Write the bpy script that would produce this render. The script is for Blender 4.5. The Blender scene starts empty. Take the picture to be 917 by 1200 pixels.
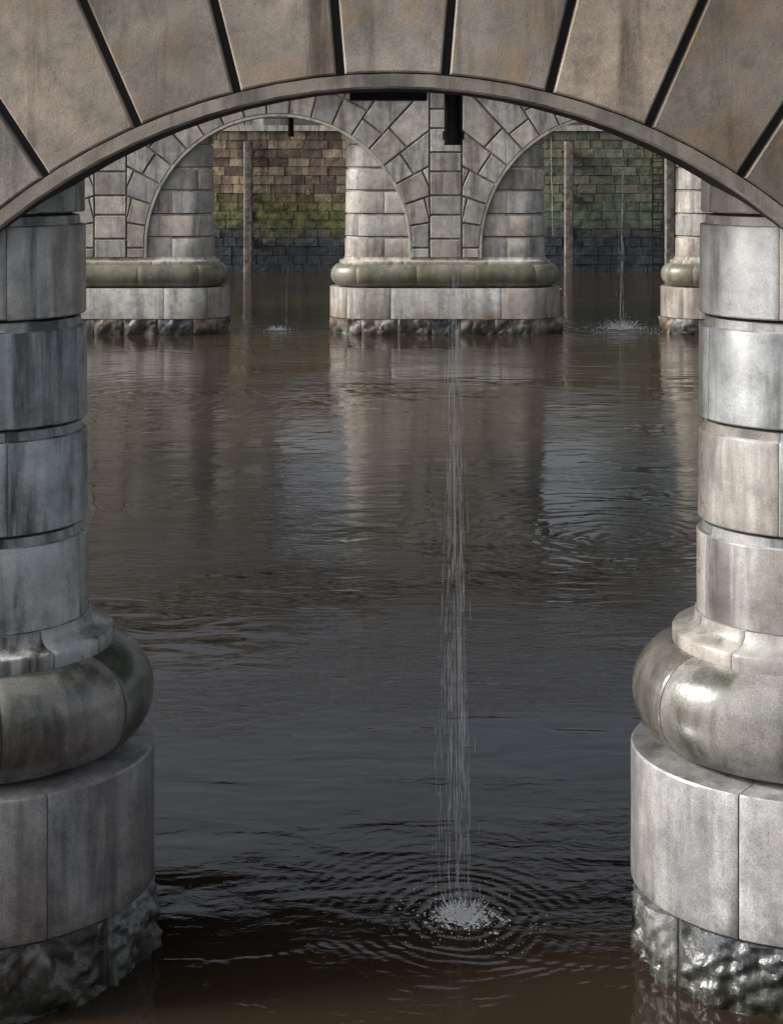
import bpy, math, random
from mathutils import Vector, noise, Matrix
random.seed(7)
sc=bpy.context.scene
H=5.58; D1=10.2; D2=45.6; D3=68.7
def PX(px,d): return (px-458.5)/1700*d
def PZ(py,d): return H-(py-180)/1700*d

# ------------------------------------------------------------ materials
class NT:
    def __init__(s,name):
        s.m=bpy.data.materials.new(name); s.m.use_nodes=True
        s.t=s.m.node_tree; s.t.nodes.clear()
        s.out=s.t.nodes.new('ShaderNodeOutputMaterial')
    def n(s,t,ins=None,**kw):
        x=s.t.nodes.new(t)
        for k,v in kw.items(): setattr(x,k,v)
        if ins:
            for k,v in ins.items():
                if hasattr(v,'bl_idname') or isinstance(v,bpy.types.NodeSocket): s.t.links.new(v,x.inputs[k])
                else: x.inputs[k].default_value=v
        return x
    def math(s,op,a,b=0.0,clamp=False):
        return s.n('ShaderNodeMath',{0:a,1:b},operation=op,use_clamp=clamp).outputs[0]
    def noise(s,vec,scale,detail=4,rough=.55,dist=0):
        return s.n('ShaderNodeTexNoise',{'Vector':vec,'Scale':scale,'Detail':detail,'Roughness':rough,'Distortion':dist}).outputs['Fac']
    def mapv(s,vec,sc_,loc=(0,0,0)):
        return s.n('ShaderNodeMapping',{'Vector':vec,'Scale':sc_,'Location':loc}).outputs[0]
    def ramp(s,f,a,b,ca=0.0,cb=1.0):
        return s.n('ShaderNodeMapRange',{'Value':f,'From Min':a,'From Max':b,'To Min':ca,'To Max':cb}).outputs[0]
    def mix(s,f,a,b,mode='MIX'):
        x=s.n('ShaderNodeMix',data_type='RGBA',blend_type=mode)
        for i,v in ((0,f),(6,a),(7,b)):
            if isinstance(v,bpy.types.NodeSocket): s.t.links.new(v,x.inputs[i])
            else: x.inputs[i].default_value=v
        return x.outputs[2]
    def link(s,a,b): s.t.links.new(a,b)
def C(r,g,b): return (r,g,b,1)

def stone(name,c1,c2,moss=0.0,mossc=C(.07,.10,.03),stain=.6,wet=.5,bump=.5,rust=0.2,island=.35,white=0.0,tidez=None,grain=.2,sr=(.47,.62),stc=C(.04,.038,.036)):
    N=NT(name)
    g=N.n('ShaderNodeNewGeometry'); pos=g.outputs['Position']; isl=g.outputs['Random Per Island']
    off=N.n('ShaderNodeVectorMath',{0:pos,1:N.n('ShaderNodeCombineXYZ',{0:N.math('MULTIPLY',isl,37.0),1:N.math('MULTIPLY',isl,11.0),2:N.math('MULTIPLY',isl,23.0)}).outputs[0]},operation='ADD').outputs[0]
    A=N.noise(off,.9,3,.6); B=N.noise(off,5,5,.68); Cn=N.noise(pos,85,2,.7)
    S=N.noise(N.mapv(off,(3.6,3.6,.42)),1.0,5,.65)
    col=N.mix(N.ramp(A,.32,.68),c1,c2)
    if rust>0:
        col=N.mix(N.math('MULTIPLY',N.ramp(N.math('ADD',N.math('MULTIPLY',A,.6),N.math('MULTIPLY',B,.4)),.50,.62),rust),col,C(.27,.165,.075))
    v=N.ramp(isl,0,1,1-island,1+island)
    warm=N.math('FRACT',N.math('MULTIPLY',isl,7.31))
    wv=N.math('MULTIPLY',N.math('SUBTRACT',warm,.5),.45*island)
    col=N.mix(1.0,col,N.n('ShaderNodeCombineColor',{0:N.math('ADD',v,wv),1:v,2:N.math('SUBTRACT',v,wv)}).outputs[0],'MULTIPLY')
    dk=N.math('MULTIPLY',N.ramp(S,sr[0],sr[1]),stain)
    col=N.mix(dk,col,stc)
    if white>0:
        W=N.noise(N.mapv(off,(7,7,.6),(5,3,1)),1.0,3,.6)
        col=N.mix(N.math('MULTIPLY',N.ramp(W,.50,.66),white),col,C(.62,.64,.63))
    if moss>0:
        M=N.ramp(N.math('ADD',N.math('MULTIPLY',N.noise(off,1.3,3,.65),.7),N.math('MULTIPLY',B,.3)),.62-.35*moss,.78-.35*moss)
        col=N.mix(N.math('MULTIPLY',M,min(1,.4+moss*.5)),col,mossc)
    if tidez is not None:
        z=N.n('ShaderNodeSeparateXYZ',{0:pos}).outputs[2]
        zz=N.math('ADD',z,N.math('MULTIPLY',B,.35))
        col=N.mix(N.ramp(zz,tidez[0],tidez[1],.9,0),col,C(.028,.03,.018))
    gv=N.math('MULTIPLY',N.ramp(Cn,.3,.7,1-grain,1+grain),N.ramp(B,.3,.7,.66,1.34))
    col=N.mix(1.0,col,N.n('ShaderNodeCombineColor',{0:gv,1:gv,2:gv}).outputs[0],'MULTIPLY')
    ro=N.ramp(N.math('ADD',N.math('MULTIPLY',B,.4),N.math('MULTIPLY',S,.6)),.38,.62,.80-.5*wet,.92-.45*wet)
    h=N.math('ADD',N.math('MULTIPLY',B,.008),N.math('MULTIPLY',Cn,.0014))
    bp=N.n('ShaderNodeBump',{'Height':h,'Strength':bump,'Distance':1.0})
    p=N.n('ShaderNodeBsdfPrincipled',{'Base Color':col,'Roughness':ro,'Normal':bp.outputs[0],'Specular IOR Level':.5+.35*wet})
    N.link(p.outputs[0],N.out.inputs[0]); return N.m

M_nearL=stone('wet_stained_granite',C(.52,.535,.53),C(.33,.35,.35),stain=.92,wet=1.25,white=.75,rust=.18,bump=.45,moss=.16,mossc=C(.05,.085,.055),sr=(.48,.60))
M_nearR=stone('damp_granite',C(.45,.44,.425),C(.33,.325,.315),stain=.6,wet=1.1,white=.4,rust=.08,bump=.45,sr=(.49,.63))
M_nearT=stone('mossy_granite',C(.32,.315,.305),C(.18,.178,.172),moss=.42,mossc=C(.055,.075,.032),stain=.75,wet=1.3,rust=.10,bump=.45,grain=.3)
M_nearP=stone('plinth_granite',C(.45,.44,.437),C(.33,.325,.325),stain=.5,wet=1.1,rust=.25,island=.2,bump=.65,grain=.3,white=.25,tidez=(.52,.80))
M_rock=stone('rock_faced_granite',C(.30,.30,.30),C(.11,.11,.11),stain=.7,wet=1.2,white=.4,bump=2.0,tidez=(.26,.62),grain=.4)
M_vou=stone('voussoir_sandstone',C(.50,.43,.355),C(.34,.315,.285),stain=.80,wet=.2,rust=.65,island=.26,sr=(.5,.68),stc=C(.095,.075,.058),bump=.7)
M_band=stone('arch_band_stone',C(.42,.37,.31),C(.30,.28,.25),stain=.6,wet=.3,rust=.3,island=0)
M_dark=stone('dark_core_stone',C(.045,.043,.042),C(.03,.03,.03),stain=.4,wet=.3,rust=0,island=0)  # near-black stone for recessed cores and the near arch soffit
M_mid=stone('pale_sandstone',C(.53,.50,.45),C(.40,.385,.355),stain=.6,wet=.4,rust=.28,island=.22,sr=(.49,.66))
M_midT=stone('algae_sandstone',C(.27,.255,.20),C(.20,.195,.16),moss=.48,mossc=C(.085,.10,.035),stain=.5,wet=1.0,rust=.3,island=.3)
M_midP=stone('plinth_sandstone',C(.53,.505,.46),C(.42,.40,.37),stain=.45,wet=.6,rust=.6,island=.32,white=.25)
M_midR=stone('tidal_rock_stone',C(.34,.31,.29),C(.12,.09,.075),stain=.6,wet=.8,rust=.6,tidez=(.22,.52),bump=1.5,island=.5)

def simple(name,col,rough=.6,metal=0,nscale=20,var=.4,bump=.003):
    N=NT(name); g=N.n('ShaderNodeNewGeometry')
    a=N.noise(g.outputs['Position'],nscale,4,.6); v=N.ramp(a,.3,.7,1-var,1+var)
    c=N.mix(1.0,C(*col),N.n('ShaderNodeCombineColor',{0:v,1:v,2:v}).outputs[0],'MULTIPLY')
    bp=N.n('ShaderNodeBump',{'Height':a,'Strength':1.0,'Distance':bump})
    p=N.n('ShaderNodeBsdfPrincipled',{'Base Color':c,'Roughness':rough,'Metallic':metal,'Normal':bp.outputs[0]})
    N.link(p.outputs[0],N.out.inputs[0]); return N.m
M_iron=simple('black_iron',(.012,.012,.013),.45,.3)
M_deck=simple('deck_steel',(.07,.062,.056),.7,0,3)
M_timber=simple('weathered_timber',(.15,.135,.12),.85,0,4,.6,.03)
M_ground=simple('quay_paving',(.22,.21,.2),.85,0,3)
M_leaf=simple('leaf',(.06,.10,.03),.6,0,2,.5)
M_bark=simple('bark',(.08,.06,.045),.9,0,6,.5,.02)
M_paint=simple('white_marking',(.42,.42,.38),.7,0,30,.2)
M_glass=simple('window_glass',(.03,.035,.04),.1,0,2,.3,0)

# water
SPL=[(PX(541,10.6),10.6,1.0),(PX(727,46.5),46.4,2.2),(PX(325,46.2),46.0,2.2),(PX(648,60),60,2)]
def water_mat():
    N=NT('river_water'); g=N.n('ShaderNodeNewGeometry'); pos=g.outputs['Position']
    big=N.noise(N.mapv(pos,(.35,.60,1)),1.0,2,.5,.6)
    mid=N.noise(N.mapv(pos,(.9,2.3,1)),1.0,2,.45,.8)
    fine=N.noise(N.mapv(pos,(4.5,9,1)),1.0,4,.6,.6)
    patch=N.ramp(N.noise(N.mapv(pos,(.22,.35,1),(3,7,0)),1.0,3,.6,.5),.43,.62,.08,1.0)
    h=N.math('ADD',N.math('MULTIPLY',big,.022),N.math('MULTIPLY',mid,.013))
    h=N.math('ADD',h,N.math('MULTIPLY',N.math('MULTIPLY',fine,patch),.0085))
    for (x,y,wl,am,dec) in ((SPL[0][0],10.6,60,.0028,2.1),(SPL[1][0],46.4,14,.013,.45),(SPL[2][0],46,14,.010,.45),(-5.5,33,14,.005,.40),(3.2,21,22,.003,.6)):
        d=N.n('ShaderNodeVectorMath',{0:pos,1:(x,y,0)},operation='DISTANCE').outputs['Value']
        dd=N.math('ADD',d,N.math('MULTIPLY',mid,14.0/wl))
        w=N.math('SINE',N.math('MULTIPLY',dd,float(wl)))
        e=N.math('POWER',2.718,N.math('MULTIPLY',d,-dec))
        h=N.math('ADD',h,N.math('MULTIPLY',N.math('MULTIPLY',w,e),am))
    bp=N.n('ShaderNodeBump',{'Height':h,'Strength':1.0,'Distance':1.0})
    silt=N.noise(N.mapv(pos,(.12,.2,1)),1.0,2,.6,1)
    col=N.mix(N.ramp(silt,.35,.65),C(.040,.027,.017),C(.028,.020,.013))
    p=N.n('ShaderNodeBsdfPrincipled',{'Base Color':col,'Roughness':.012,'IOR':1.55,'Normal':bp.outputs[0]})
    N.link(p.outputs[0],N.out.inputs[0]); return N.m
M_water=water_mat()
def spray_mat(name,alpha):
    N=NT(name)
    p=N.n('ShaderNodeBsdfPrincipled',{'Base Color':C(.9,.92,.94),'Roughness':.15,'IOR':1.33})
    t=N.n('ShaderNodeBsdfTransparent')
    mx=N.n('ShaderNodeMixShader',{0:alpha,1:t.outputs[0],2:p.outputs[0]})
    N.link(mx.outputs[0],N.out.inputs[0]); return N.m
M_stream=spray_mat('falling_water',.36); M_drop=spray_mat('splash_water',.95)

# quay wall
def quay_mat():
    N=NT('algae_quay_masonry'); g=N.n('ShaderNodeNewGeometry'); pos=g.outputs['Position']; isl=g.outputs['Random Per Island']
    s=N.n('ShaderNodeSeparateXYZ',{0:pos}); x,z=s.outputs[0],s.outputs[2]
    A=N.noise(pos,.5,4,.65); B=N.noise(pos,3.5,4,.6); S=N.noise(N.mapv(pos,(2.2,2.2,.35)),1.0,4,.6,.3)
    col=N.mix(N.ramp(isl,.2,.9),C(.16,.115,.085),C(.44,.35,.24))
    col=N.mix(N.ramp(S,.48,.68,0,.8),col,C(.06,.045,.04))
    zz=N.math('ADD',z,N.math('MULTIPLY',N.math('SUBTRACT',A,.5),2.4))
    rt=N.ramp(x,3,7)
    gm=N.math('MULTIPLY',N.ramp(zz,1.6,2.1),N.ramp(zz,2.9,4.0,1,0))
    gm=N.math('MAXIMUM',gm,N.math('MULTIPLY',rt,N.math('MULTIPLY',N.ramp(zz,1.7,2.5),N.ramp(B,.34,.58,.15,.9))))
    gc=N.mix(N.ramp(B,.35,.65),C(.10,.12,.03),C(.20,.22,.075))
    gc=N.mix(N.math('MULTIPLY',rt,.7),gc,C(.12,.19,.15))
    col=N.mix(N.math('MULTIPLY',gm,.85),col,gc)
    col=N.mix(N.ramp(zz,1.5,2.4,.92,0),col,C(.045,.062,.08))
    v=N.ramp(B,.3,.7,.6,1.35)
    col=N.mix(1.0,col,N.n('ShaderNodeCombineColor',{0:v,1:v,2:v}).outputs[0],'MULTIPLY')
    bp=N.n('ShaderNodeBump',{'Height':B,'Strength':1.0,'Distance':.05})
    p=N.n('ShaderNodeBsdfPrincipled',{'Base Color':col,'Roughness':.6,'Normal':bp.outputs[0]})
    N.link(p.outputs[0],N.out.inputs[0]); return N.m
M_quay=quay_mat()

# ------------------------------------------------------------ mesh helpers
def empty(name,loc=(0,0,0)):
    e=bpy.data.objects.new(name,None); e.location=loc; e.empty_display_size=.3
    sc.collection.objects.link(e); return e
class MB:
    def __init__(s): s.v=[]; s.f=[]
    def add(s,vs,fs):
        o=len(s.v); s.v+=[tuple(p) for p in vs]; s.f+=[tuple(i+o for i in f) for f in fs]
    def box(s,x0,x1,y0,y1,z0,z1,j=0):
        p=[(x,y,z) for z in (z0,z1) for y in (y0,y1) for x in (x0,x1)]
        if j: p=[(a+random.uniform(-j,j),b+random.uniform(-j,j),c+random.uniform(-j,j)) for a,b,c in p]
        s.add(p,[(0,2,3,1),(4,5,7,6),(0,1,5,4),(2,6,7,3),(0,4,6,2),(1,3,7,5)])
    def cyl(s,a,b,r0,r1,n=10):
        a=Vector(a);b=Vector(b);d=(b-a).normalized()
        u=d.orthogonal().normalized();w=d.cross(u)
        vs=[a+(u*math.cos(2*math.pi*i/n)+w*math.sin(2*math.pi*i/n))*r0 for i in range(n)]
        vs+=[b+(u*math.cos(2*math.pi*i/n)+w*math.sin(2*math.pi*i/n))*r1 for i in range(n)]
        s.add(vs,[(i,(i+1)%n,n+(i+1)%n,n+i) for i in range(n)]+[tuple(range(n))[::-1],tuple(range(n,2*n))])
    def obj(s,name,mat,parent=None,smooth=None):
        me=bpy.data.meshes.new(name); me.from_pydata(s.v,[],s.f); me.validate()
        me.materials.append(mat)
        if smooth is not None:
            for p in me.polygons: p.use_smooth=True
            me.set_sharp_from_angle(angle=math.radians(smooth))
        me.update()
        o=bpy.data.objects.new(name,me); sc.collection.objects.link(o)
        if parent:
            o.parent=parent; o.matrix_parent_inverse=Matrix.Translation(-Vector(parent.location))
        return o
def recalc(o):
    import bmesh
    bm=bmesh.new(); bm.from_mesh(o.data); bmesh.ops.recalc_face_normals(bm,faces=bm.faces); bm.to_mesh(o.data); bm.free()
    return o

# ------------------------------------------------------------ pier
WP=3.6; RC=1.25; A_=WP-RC; HALF=2*A_+math.pi*RC; SQ=.78
def peri(xc,yc,t,o):
    sgn=1 if t>=0 else -1
    u=abs(t); 
    if u<=A_: px,py=u,-(RC+o)
    elif u<=A_+math.pi*RC:
        a=(u-A_)/RC; px=A_+(RC+o)*math.sin(a); py=-(RC+o)*math.cos(a)
    else:
        px=A_-(u-A_-math.pi*RC); py=(RC+o)
    return xc+sgn*px, yc+py*SQ
def tang(deg): return A_+RC*math.radians(deg)
def ring_blocks(mb,xc,yc,joints,prof,gap=.006,step=.12,back=.06,rough=0,seed=0,jt=.006):
    js=sorted(set(joints))
    segs=[(js[i],js[i+1]) for i in range(len(js)-1)]
    for (t0,t1) in segs:
        L=t1-t0
        ts=[t0+gap,t0+gap+.012]; n=max(2,int(L/step))
        ts+=[t0+gap+.012+(L-2*gap-.024)*i/n for i in range(1,n)]
        ts+=[t1-gap-.012,t1-gap]
        jit=random.uniform(-jt,jt)
        cols=[]
        omin=min(o for o,z in prof)-back
        for i,t in enumerate([ts[0]]+ts+[ts[-1]]):
            c=[]
            for j,(o,z) in enumerate(prof):
                oo=o+jit
                if i==0 or i==len(ts)+1: oo=omin
                elif i==1 or i==len(ts): oo=o+jit-.006
                if rough and 0<j<len(prof)-1 and 0<i<len(ts)+1:
                    x,y=peri(xc,yc,t,o)
                    p=Vector((x,y,z))
                    p2=p+Vector((seed,t0*7,0))
                    # warp the lookup so the fracture pattern has no grid
                    p3=p2+Vector((noise.noise(p2*3),noise.noise(p2*3+Vector((9,1,4))),noise.noise(p2*3+Vector((2,7,5)))))*.18
                    vo=noise.voronoi(p3*3.6)[0]
                    nn=noise.noise(p2*1.9)*.9-abs(noise.noise(p3*5))*.8+noise.noise(p3*13)*.30+noise.noise(p2*31)*.15
                    nn+=(vo[1]-vo[0])*-.5+.45
                    e=min(1,min(t-t0,t1-t)/.08,)
                    oo+=rough*nn*max(.1,e)
                x,y=peri(xc,yc,t,oo); c.append((x,y,z))
            cols.append(c)
        m=len(prof); vs=[p for c in cols for p in c]; fs=[]
        for i in range(len(cols)-1):
            for j in range(m-1):
                a=i*m+j; fs.append((a,a+m,a+m+1,a+1))
        mb.add(vs,fs)
def core(mb,xc,yc,prof,step=.15):
    n=int(2*HALF/step); m=len(prof); vs=[];fs=[]
    for i in range(n):
        t=-HALF+2*HALF*i/n
        for o,z in prof:
            x,y=peri(xc,yc,t,o); vs.append((x,y,z))
    for i in range(n):
        k=(i+1)%n
        for j in range(m-1): fs.append((i*m+j,k*m+j,k*m+j+1,i*m+j+1))
    fs.append(tuple(i*m+m-1 for i in range(n)))
    mb.add(vs,fs)
def sym(l): return sorted([-t for t in l]+list(l)+[HALF,-HALF])
def pier(xc,yc,near,seed):
    e=empty('bridge_pier',(xc,yc,0))
    mats=((M_nearL if xc<0 else M_nearR),M_nearT,M_nearP,M_rock) if near else (M_mid,M_midT,M_midP,M_midR)
    st=.07 if near else .14
    cb=MB(); core(cb,xc,yc,[(-.20,-1.5),(-.20,.46),(-.05,.46),(-.05,1.40),(-.12,1.42),(-.42,1.425),(-.42,2.15),(-.56,2.2),(-.60,7.7)],st*1.5)
    recalc(cb.obj('core',M_dark,e,40))
    fb=MB(); rs=.02 if near else .06
    nz=int((.47+.4)/rs); prof=[(-.14,-.4)]+[(-.035,-.4+(.87)*i/nz) for i in range(nz+1)]+[(-.14,.472)]
    ring_blocks(fb,xc,yc,sym([.45,1.5,tang(12),tang(58),tang(100),tang(150),HALF-1.0]),prof,.006,rs,.05,rough=.10 if near else .15,seed=seed)
    recalc(fb.obj('rock_faced_footing',mats[3],e,55))
    pb=MB(); prof=[(-.05,.485),(-.012,.485),(0,.497),(0,1.41),(-.012,1.425),(-.5,1.43)]
    ring_blocks(pb,xc,yc,sym([1.7,tang(34),tang(100),tang(160)]),prof,.004,st)
    recalc(pb.obj('plinth',mats[2],e,35))
    tb=MB(); prof=[]
    for i in range(17):
        a=-math.pi/2+math.pi*i/16
        prof.append((-.34+.33*math.cos(a),1.80+.355*math.sin(a)))
    ring_blocks(tb,xc,yc,sym([.9,tang(20),tang(66),tang(120)]),prof,.003,st,jt=.003)
    recalc(tb.obj('torus_moulding',mats[1],e,35))
    ab=MB(); prof=[(-.36,2.10),(-.30,2.12),(-.29,2.13),(-.29,2.235),(-.30,2.25),(-.375,2.262),(-.415,2.285),(-.44,2.32),(-.448,2.368),(-.50,2.37)]
    ring_blocks(ab,xc,yc,sym([1.3,tang(45),tang(140)]),prof,.002,st,jt=.001)
    recalc(ab.obj('base_fillet',mats[0],e,50))
    db=MB(); zs=[2.37,3.01,3.72,4.45,5.16,5.87,6.58,7.3,7.7]
    for i in range(len(zs)-1):
        z0,z1=zs[i],zs[i+1]; o=-.465-.008*i
        lo=.003 if i==0 else .014
        if i==0: prof=[(o-.05,z0+lo),(o-.002,z0+lo),(o,z0+lo+.006)]
        else: prof=[(o-.05,z0+lo),(o-.004,z0+lo),(o+.006,z0+lo+.010),(o+.004,z0+lo+.05)]
        prof+=[(o,z1-.082),(o-.006,z1-.074),(o-.036,z1-.068),(o-.042,z1-.010),(o-.07,z1-.005)]
        j=[1.1,tang(28),tang(118)] if i%2 else [.3,1.9,tang(76),tang(160)]
        ring_blocks(db,xc,yc,sym(j),prof,.003,st,.03,jt=.004)
    recalc(db.obj('column_drums',mats[0],e,35))
    return e

# ------------------------------------------------------------ arch wall
def clip(poly,a,b,c):
    out=[]
    for i in range(len(poly)):
        p=poly[i];q=poly[(i+1)%len(poly)]
        dp=a*p[0]+b*p[1]-c; dq=a*q[0]+b*q[1]-c
        if dp<=0: out.append(p)
        if (dp<0 and dq>0) or (dp>0 and dq<0):
            t=dp/(dp-dq); out.append((p[0]+t*(q[0]-p[0]),p[1]+t*(q[1]-p[1])))
    return out
def area(p): return .5*sum(p[i][0]*p[(i+1)%len(p)][1]-p[(i+1)%len(p)][0]*p[i][1] for i in range(len(p)))
def clean(p):
    q=[]
    for v in p:
        if not q or math.hypot(v[0]-q[-1][0],v[1]-q[-1][1])>1e-3: q.append(v)
    if len(q)>2 and math.hypot(q[0][0]-q[-1][0],q[0][1]-q[-1][1])<1e-3: q.pop()
    return q
def inset(p,d):
    n=len(p);out=[]
    for i in range(n):
        a=Vector(p[i-1]);b=Vector(p[i]);c=Vector(p[(i+1)%n])
        e1=(b-a).normalized();e2=(c-b).normalized()
        n1=Vector((-e1.y,e1.x));n2=Vector((-e2.y,e2.x))
        k=1+n1.dot(n2)
        if k<.15: k=.15
        m=(n1+n2)/k
        q=b+m*d; out.append((q.x,q.y))
    return out
def stone_poly(mb,poly,yf,gap,dep=.10):
    poly=clean(poly)
    if len(poly)<3: return
    if area(poly)<0: poly=poly[::-1]
    if area(poly)<.03: return
    a=inset(poly,gap)
    if area(a)<.012: return
    b=inset(poly,gap+.012); n=len(a); j=random.uniform(-.006,.006)
    vs=[(x,yf+dep,z) for x,z in a]+[(x,yf+.012+j,z) for x,z in a]+[(x,yf+j,z) for x,z in b]
    fs=[(i,(i+1)%n,n+(i+1)%n,n+i) for i in range(n)]+[(n+i,n+(i+1)%n,2*n+(i+1)%n,2*n+i) for i in range(n)]+[tuple(range(2*n,3*n))]
    mb.add(vs,fs)
def arch_wall(cxs,S,yf,R,zc,zb,zt,near,thick=.55):
    e=empty('stone_arch',(cxs[0],yf,0))
    mv=M_vou if near else M_mid
    sl=MB();vo=MB();bd=MB(); gap=.029 if near else .032
    stp=math.radians(180/19)
    for cx in cxs:
        th=math.acos(max(-1,min(1,(zb-zc)/R))) if abs(zb-zc)<R else math.pi/2
        th=min(th,math.pi/2) if zb<=zc else th
        n=48
        arc=[(R*math.sin(-th+2*th*i/n),zc+R*math.cos(-th+2*th*i/n)) for i in range(n+1)]
        if zb<zc: arc=[(-R,zb)]+arc+[(R,zb)]
        out=[(-S/2,zb)]+arc+[(S/2,zb)]
        m=len(out); y0=yf+.085;y1=yf+thick
        vs=[(cx+x,y0,z) for x,z in out]+[(cx+x,y0,zt) for x,z in out]+[(cx+x,y1,z) for x,z in out]+[(cx+x,y1,zt) for x,z in out]
        fs=[]
        for i in range(m-1):
            if abs(out[i][0]-out[i+1][0])>1e-5:
                fs+=[(i,i+1,m+i+1,m+i),(2*m+i+1,2*m+i,3*m+i,3*m+i+1),(m+i,m+i+1,3*m+i+1,3*m+i)]
            fs.append((i+1,i,2*m+i,2*m+i+1))
        sl.add(vs,fs)
        k=len(arc); ro=R+.095
        def sc_(p):
            if p[1]<zc: return ((ro if p[0]>0 else -ro),p[1])
            dx,dz=p[0],p[1]-zc; l=math.hypot(dx,dz); return (dx/l*ro,zc+dz/l*ro)
        oa=[sc_(p) for p in arc]
        mida=[(p[0]*.86+q[0]*.14,p[1]*.86+q[1]*.14) for p,q in zip(arc,oa)]
        vs=[(cx+x,y0+.01,z) for x,z in arc]+[(cx+x,yf+.02,z) for x,z in arc]+[(cx+x,yf+.005,z) for x,z in mida]+[(cx+x,yf+.005,z) for x,z in oa]+[(cx+x,y0+.01,z) for x,z in oa]
        fs=[]
        for i in range(k-1):
            for j in range(4): fs.append((j*k+i,j*k+i+1,(j+1)*k+i+1,(j+1)*k+i))
        bd.add(vs,fs)
        for v in range(-10,11):
            a0=(v-.5)*stp;a1=(v+.5)*stp
            def ar(r,rev=False,ns=5):
                l=[(cx+r*math.sin(a0+(a1-a0)*i/ns),zc+r*math.cos(a0+(a1-a0)*i/ns)) for i in range(ns+1)]
                return l[::-1] if rev else l
            if near: rs=R+(1.55 if v%2 else 1.25)
            else: rs=R+(1.0 if v%2 else .72) if abs(v)>2 else R+(1.25 if v%2 else 1.0)
            for (ra,rb) in ((R+.075,rs),(rs,9.0)):
                poly=ar(ra,False,5 if ra<R+.1 else 1)+ar(rb,True,1)
                if abs(a0)>1.58 and abs(a1)>1.58: continue
                for cl in ((0,-1,-zb),(0,1,zt),(1,0,cx+S/2-.5),(-1,0,-(cx-S/2+.5))):
                    poly=clip(poly,*cl)
                    if len(poly)<3: break
                if len(poly)<3: continue
                stone_poly(vo,poly,yf,gap)
    for cx in [cxs[0]-S/2]+[c+S/2 for c in cxs]:
        z=zb; i=0
        while z<zt-.1:
            hgt=.74 if i%2 else .60
            z1=min(zt,z+hgt); w=.5
            stone_poly(vo,[(cx-w,z),(cx+w,z),(cx+w,z1),(cx-w,z1)],yf,gap); z=z1;i+=1
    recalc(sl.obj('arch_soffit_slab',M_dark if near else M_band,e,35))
    recalc(bd.obj('arch_band',M_band if near else M_mid,e,35))
    recalc(vo.obj('voussoirs',mv,e))
    return e

NS=10.56; YF1=D1-.70; YF2=D2-.70
for i,x in enumerate((-15.84,-5.28,5.28,15.84)): pier(x+.01,D1,True,i*3.1)
arch_wall([-10.55,.01,10.57],NS,YF1,4.06,1.95,2.34,7.7,True)
MS=10.37; mc=PX(521,D2)
for i,x in enumerate((mc-MS,mc,mc+MS,mc-2*MS,mc+2*MS)): pier(x,D2,False,20+i*2.7)
arch_wall([mc-1.5*MS,mc-MS/2,mc+MS/2,mc+1.5*MS],MS,YF2,4.06,2.66,2.34,7.7,False)

# ------------------------------------------------------------ unseen decks, sized to darken near water and leave a light gap
def deck(y0,y1,xa,xb,mat):
    dk=empty('shading_deck',((xa+xb)/2,(y0+y1)/2,7.7))
    b=MB(); b.box(xa,xb,y0-.1,y1,8.3,8.9); b.obj('deck_slab',M_deck,dk)
    b=MB(); x=xa+.8
    while x<xb-.5:
        b.box(x-.03,x+.03,y0+.8,y1-.35,7.75,8.298); b.box(x-.2,x+.2,y0+.8,y1-.35,7.70,7.748); x+=3
    b.obj('deck_girders',M_deck,dk)
    b=MB(); b.box(xa,xb,y1-.3,y1-.02,7.5,8.298); b.obj('edge_beam',M_deck,dk)
    b=MB(); b.box(xa-.2,xb+.2,y0-.2,y0+.6,7.72,8.28); b.box(xa-.2,xb+.2,y0-.1,y0+.25,8.92,9.7); b.box(xa-.2,xb+.2,y1-.3,y1+.05,8.92,9.7); b.obj('parapet',mat,dk)
    b=MB()
    for x in (xa+.8,xb-.8): b.cyl((x,y1-1,-1),(x,y1-1,7.69),.6,.5,24); b.cyl((x,y1-1,7.2),(x,y1-1,7.69),.55,.75,24)
    b.obj('deck_columns',M_mid,dk,40)
deck(YF1,25.5,-17,17,M_vou)  # added overhead shade; stops short so sky reaches the middle row
deck(YF2,51,mc-2.05*MS,mc+2.05*MS,M_mid)

# ------------------------------------------------------------ drain pipes & falling water
def drain(x,y,zb,zt,r,hx=None):
    e=empty('drain_pipe',(x,y,zb)); b=MB()
    b.cyl((x,y,zb),(x,y,zt),r,r,20); b.cyl((x,y,zb+.04),(x,y,zb+.1),r*1.18,r*1.18,20)
    b.cyl((x,y,zt-.5),(x,y,zt-.42),r*1.18,r*1.18,20)
    b.obj('downpipe',M_iron,e,40)
    if hx:
        b=MB(); b.box(hx[0],hx[1],y-.1,y+.1,hx[2],hx[3]); b.box(hx[0]+.05,hx[0]+.1,y-.05,y+.05,hx[3],8.3);b.box(hx[1]-.1,hx[1]-.05,y-.05,y+.05,hx[3],8.3); b.obj('drain_trough',M_iron,e)
drain(PX(531,10.6),10.6,PZ(170,10.6),8.28,.068,(PX(410,10.6),PX(500,10.6),PZ(118,10.6),PZ(106,10.6)))
drain(PX(340,46),46.3,PZ(160,46),8.28,.09)
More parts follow.
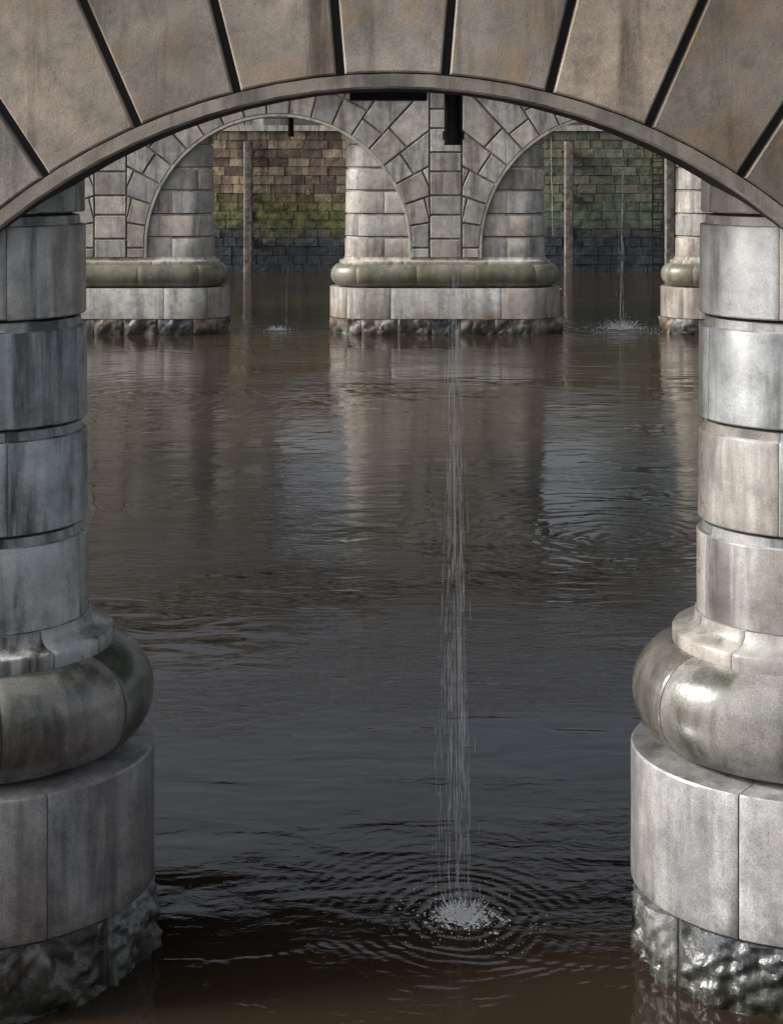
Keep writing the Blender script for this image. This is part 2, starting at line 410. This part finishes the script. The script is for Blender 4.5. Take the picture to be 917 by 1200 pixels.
def stream(x0,y0,z0,x1,y1,n,spread,r,dens=.8,name='falling_water',nm=3):
    b=MB()
    for s in range(n):
        main=(s<nm)
        k=random.uniform(-.25,.35) if main else random.gauss(-.15,.5)
        k=max(-1.5,min(.8,k))
        sx=x0+random.uniform(-.05,.05); ex=x1+k*spread; ey=y1+random.uniform(-1,1)*spread*.7
        z=z0; ph=random.uniform(0,6)
        if not main: z=z0-abs(random.gauss(0,1.8))
        while z>.02:
            L=random.uniform(.04,.26) if not main else random.uniform(.3,1.0)
            z2=max(.01,z-L)
            def P(zz):
                t=(z0-zz)/z0; q=t**.8
                return Vector((sx+(ex-sx)*q+.006*math.sin(zz*3+ph),y0+(ey-y0)*q,zz))
            if random.random()<(dens if main else dens*.6):
                rr=r*random.uniform(.3,1.0)*(1.0 if main else .6)
                zm=(z+z2)/2
                b.cyl(P(z),P(zm),rr*.3,rr,5); b.cyl(P(zm),P(z2),rr,rr*.3,5)
            z=z2-random.uniform(0,.16 if not main else .05)
    return b.obj(name,M_stream,None)
stream(PX(531,10.6),10.6,PZ(170,10.6),SPL[0][0],10.6,64,.17,.0038,nm=6)
stream(PX(730,46.4),46.4,PZ(200,46.4),SPL[1][0],46.4,8,.2,.018)
stream(PX(340,46),46.3,PZ(160,46),SPL[2][0]+.3,46.0,5,.12,.007,.5)
stream(PX(645,60),60,PZ(160,60),SPL[3][0],60,3,.1,.009,.5)
def ico(b,c,r,sq=1,n=6):
    vs=[(c[0],c[1],c[2]-r*sq)];fs=[]
    for a in (-.5,0.15,.7):
        rr=r*math.cos(a*math.pi/2);zz=r*math.sin(a*math.pi/2)*sq
        for i in range(n): vs.append((c[0]+rr*math.cos(2*math.pi*i/n),c[1]+rr*math.sin(2*math.pi*i/n),c[2]+zz))
    vs.append((c[0],c[1],c[2]+r*sq))
    for i in range(n):
        k=(i+1)%n
        fs.append((0,1+k,1+i))
        for l in range(2): fs.append((1+l*n+i,1+l*n+k,1+(l+1)*n+k,1+(l+1)*n+i))
        fs.append((1+2*n+i,1+2*n+k,1+3*n))
    b.add(vs,fs)
def splash(x,y,k,n):
    b=MB()
    for i in range(n):
        a=random.uniform(0,2*math.pi); d=abs(random.gauss(0,.13))*k
        z=abs(random.gauss(0,.045))*k*math.exp(-d/(k*.3))
        ico(b,(x+d*math.cos(a)*1.2,y+d*math.sin(a),z),random.uniform(.0022,.006)*k**.8)
    for i in range(n//3):
        a=random.uniform(0,2*math.pi); d=random.uniform(.1,.6)*k
        ico(b,(x+d*math.cos(a),y+d*math.sin(a)*1.0,random.uniform(0,.09)*k),random.uniform(.0015,.0035)*k**.8)
    for i in range(60):
        a=random.uniform(0,2*math.pi); d=random.uniform(.02,.14)*k; hh=random.uniform(.02,.085)*k
        p=Vector((x+d*math.cos(a),y+d*math.sin(a),0)); q=p+Vector((math.cos(a)*hh*.9,math.sin(a)*hh*.9,hh))
        b.cyl(p,q,.004*k**.8,.0012*k**.8,5)
    for i in range(420):
        a=random.uniform(0,2*math.pi); d=abs(random.gauss(0,.085))*k
        ico(b,(x+d*1.5*math.cos(a),y+d*math.sin(a),.003),random.uniform(.004,.015)*k**.8,.4)
    for rr in (.17,.25,.36,.47):
        for i in range(80):
            a=random.uniform(0,2*math.pi)
            if math.sin(a*3+rr*40)>0.1: continue
            d=(rr+random.gauss(0,.008))*k
            ico(b,(x+d*math.cos(a),y+d*math.sin(a),.001),random.uniform(.0015,.0045)*k**.8,.3)
    b.obj('water_splash',M_drop,None,60)
splash(SPL[0][0],SPL[0][1],1.15,340)
splash(SPL[1][0],SPL[1][1],3.2,300)
splash(SPL[2][0],SPL[2][1],1.6,80)
splash(SPL[3][0],SPL[3][1],1.2,60)

# ------------------------------------------------------------ water & ground
b=MB(); b.add([(-400,-300,0),(400,-300,0),(400,500,0),(-400,500,0)],[(0,1,2,3)]); b.obj('river_water',M_water)
ZQ=6.87
b=MB(); b.box(-400,400,D3+.4,500,-2,ZQ-.01); b.obj('ground',M_ground)
b=MB(); b.box(-60,60,-30,1.4,-2,3.98); b.obj('near_quay',M_ground)
q=empty('quay_wall',(0,D3,0)); b=MB(); z=-.5;row=0
while z<ZQ-.35:
    h=.42; x=-45+random.uniform(0,.6)
    while x<45:
        w=random.uniform(.55,1.25)
        j=random.uniform(-.03,.03)
        b.box(x+.015,x+w-.015,D3+j,D3+.39,z+.012,z+h-.012,.008); x+=w
    z+=h;row+=1
b.obj('masonry_blocks',M_quay,q)
b=MB(); b.box(-45,45,D3+.08,D3+.395,-1,z); b.obj('wall_core',M_dark,q)
b=MB(); x=-45
while x<45:
    b.box(x+.01,x+1.79,D3-.15,D3+.7,z+.01,ZQ+.05); x+=1.8
b.obj('coping',M_mid,q)
for px,w in ((291,.42),(666,.42),(784,.45),(100,.42)):
    x=PX(px,D3-.4); e=empty('timber_pile',(x,D3-.4,0)); b=MB()
    n=14;nz=16;vs=[];fs=[]
    for k in range(nz+1):
        zz=-1+k*(PZ(166,D3)+1)/nz
        for i in range(n):
            a=2*math.pi*i/n
            sq=1/max(abs(math.cos(a)),abs(math.sin(a)))
            r=w/2*min(sq,1.22)*(1+.06*noise.noise(Vector((i*1.3,zz*.8,px))))
            vs.append((x+r*math.cos(a),D3-.4+r*math.sin(a)*.8,zz))
    for k in range(nz):
        for i in range(n): fs.append((k*n+i,k*n+(i+1)%n,(k+1)*n+(i+1)%n,(k+1)*n+i))
    fs.append(tuple(nz*n+i for i in range(n))); b.add(vs,fs); b.obj('pile_shaft',M_timber,e,40)
    b=MB()
    for zz in (1.5,3.6,5.6): b.box(x-w*.62,x+w*.62,D3-.14,D3-.05,zz,zz+.12)
    b.obj('pile_straps',M_iron,e)
e=empty('quay_ladder',(PX(769,D3),D3,0)); b=MB(); x=PX(769,D3)
for dx in (-.25,.25): b.cyl((x+dx,D3-.25,-.5),(x+dx,D3-.25,ZQ+.6),.035,.035,8)
for i in range(24): b.cyl((x-.25,D3-.25,-.2+i*.3),(x+.25,D3-.25,-.2+i*.3),.02,.02,6)
b.obj('ladder_rails',M_iron,e)
e=empty('quay_railing',(0,D3+.4,ZQ)); b=MB()
for i in range(46):
    x=-45+i*2; b.cyl((x,D3+.4,ZQ),(x,D3+.4,ZQ+1.1),.035,.03,8)
for zz in (.4,.75,1.08): b.cyl((-45,D3+.4,ZQ+zz),(45,D3+.4,ZQ+zz),.022,.022,6)
b.obj('rails_and_posts',M_iron,e)
cu=bpy.data.curves.new('berth_number','FONT'); cu.body='16'; cu.size=.42; cu.extrude=.004
o=bpy.data.objects.new('berth_number',cu); o.location=(PX(353,D3),D3-.045,PZ(228,D3)); o.rotation_euler=(math.pi/2,0,0); cu.materials.append(M_paint); sc.collection.objects.link(o)
def building(x0,x1,y0,y1,h,nm,mat):
    e=empty(nm,((x0+x1)/2,y0,ZQ)); b=MB(); b.box(x0,x1,y0,y1,ZQ,ZQ+h); b.obj('walls',mat,e)
    w=MB();f=MB(); nx=int((x1-x0)/3); nz=int(h/3.4)
    for i in range(nx):
        for k in range(nz):
            cx=x0+(i+.5)*(x1-x0)/nx; cz=ZQ+1+k*3.3
            w.box(cx-.55,cx+.55,y0-.02,y0+.1,cz,cz+1.7)
            f.box(cx-.7,cx+.7,y0-.12,y0-.003,cz-.18,cz-.005); f.box(cx-.65,cx+.65,y0-.08,y0-.003,cz+1.705,cz+1.95)
    w.obj('windows',M_glass,e); f.obj('sills_and_lintels',M_mid,e)
    r=MB(); r.box(x0-.3,x1+.3,y0-.35,y1+.3,ZQ+h,ZQ+h+.5); r.obj('cornice',M_mid,e)
building(-60,-8,D3+22,D3+36,13,'sandstone_building',M_mid)
building(26,60,D3+26,D3+40,11,'sandstone_building',M_vou)
def tree(x,y,h):
    e=empty('riverside_tree',(x,y,ZQ)); b=MB(); b.cyl((x,y,ZQ),(x+.2,y,ZQ+h*.45),.22,.14,8)
    tips=[]
    for i in range(7):
        a=i*.9; t=Vector((x+math.cos(a)*h*.25,y+math.sin(a)*h*.25,ZQ+h*random.uniform(.6,.85))); b.cyl((x+.15,y,ZQ+h*.35),t,.1,.03,6); tips.append(t)
    b.obj('trunk_and_limbs',M_bark,e,40); l=MB()
    for t in tips:
        for i in range(320):
            c=t+Vector((random.gauss(0,h*.1),random.gauss(0,h*.1),random.gauss(0,h*.09)))
            u=Vector((random.uniform(-1,1),random.uniform(-1,1),random.uniform(-1,1))).normalized()*.13; v=u.orthogonal().normalized()*.09
            l.add([c-u,c+v,c+u,c-v],[(0,1,2,3)])
    l.obj('leaves',M_leaf,e)
tree(13,D3+7,5.5); tree(17,D3+9,6)

# ------------------------------------------------------------ light
w=bpy.data.worlds.new("World"); sc.world=w; w.use_nodes=True
nt=w.node_tree; bg=nt.nodes['Background']; sk=nt.nodes.new('ShaderNodeTexSky'); sk.sky_type='NISHITA'; sk.sun_disc=False
EL=math.radians(32); AZ=math.radians(262)
sk.sun_elevation=EL; sk.sun_rotation=AZ; sk.dust_density=5; sk.air_density=1.0
hs=nt.nodes.new('ShaderNodeHueSaturation'); hs.inputs['Saturation'].default_value=.42
nt.links.new(sk.outputs[0],hs.inputs['Color']); nt.links.new(hs.outputs[0],bg.inputs[0]); bg.inputs[1].default_value=.15
s=bpy.data.lights.new('sun','SUN'); s.energy=3.8; s.angle=math.radians(10); s.color=(1,.96,.92)
so=bpy.data.objects.new('sun',s); sc.collection.objects.link(so)
d=Vector((math.sin(AZ)*math.cos(EL),math.cos(AZ)*math.cos(EL),math.sin(EL)))
so.rotation_euler=d.to_track_quat('Z','Y').to_euler()
sc.view_settings.view_transform='Standard'; sc.view_settings.look='None'; sc.view_settings.exposure=0

# ------------------------------------------------------------ camera
cam=bpy.data.cameras.new('camera'); co=bpy.data.objects.new('camera',cam); sc.collection.objects.link(co)
co.location=(0,0,H); co.rotation_euler=(math.pi/2,0,0)
cam.sensor_width=36; cam.sensor_fit='AUTO'; cam.lens=1700/1200*36; cam.shift_y=-420/1200; cam.clip_end=2000
sc.camera=co
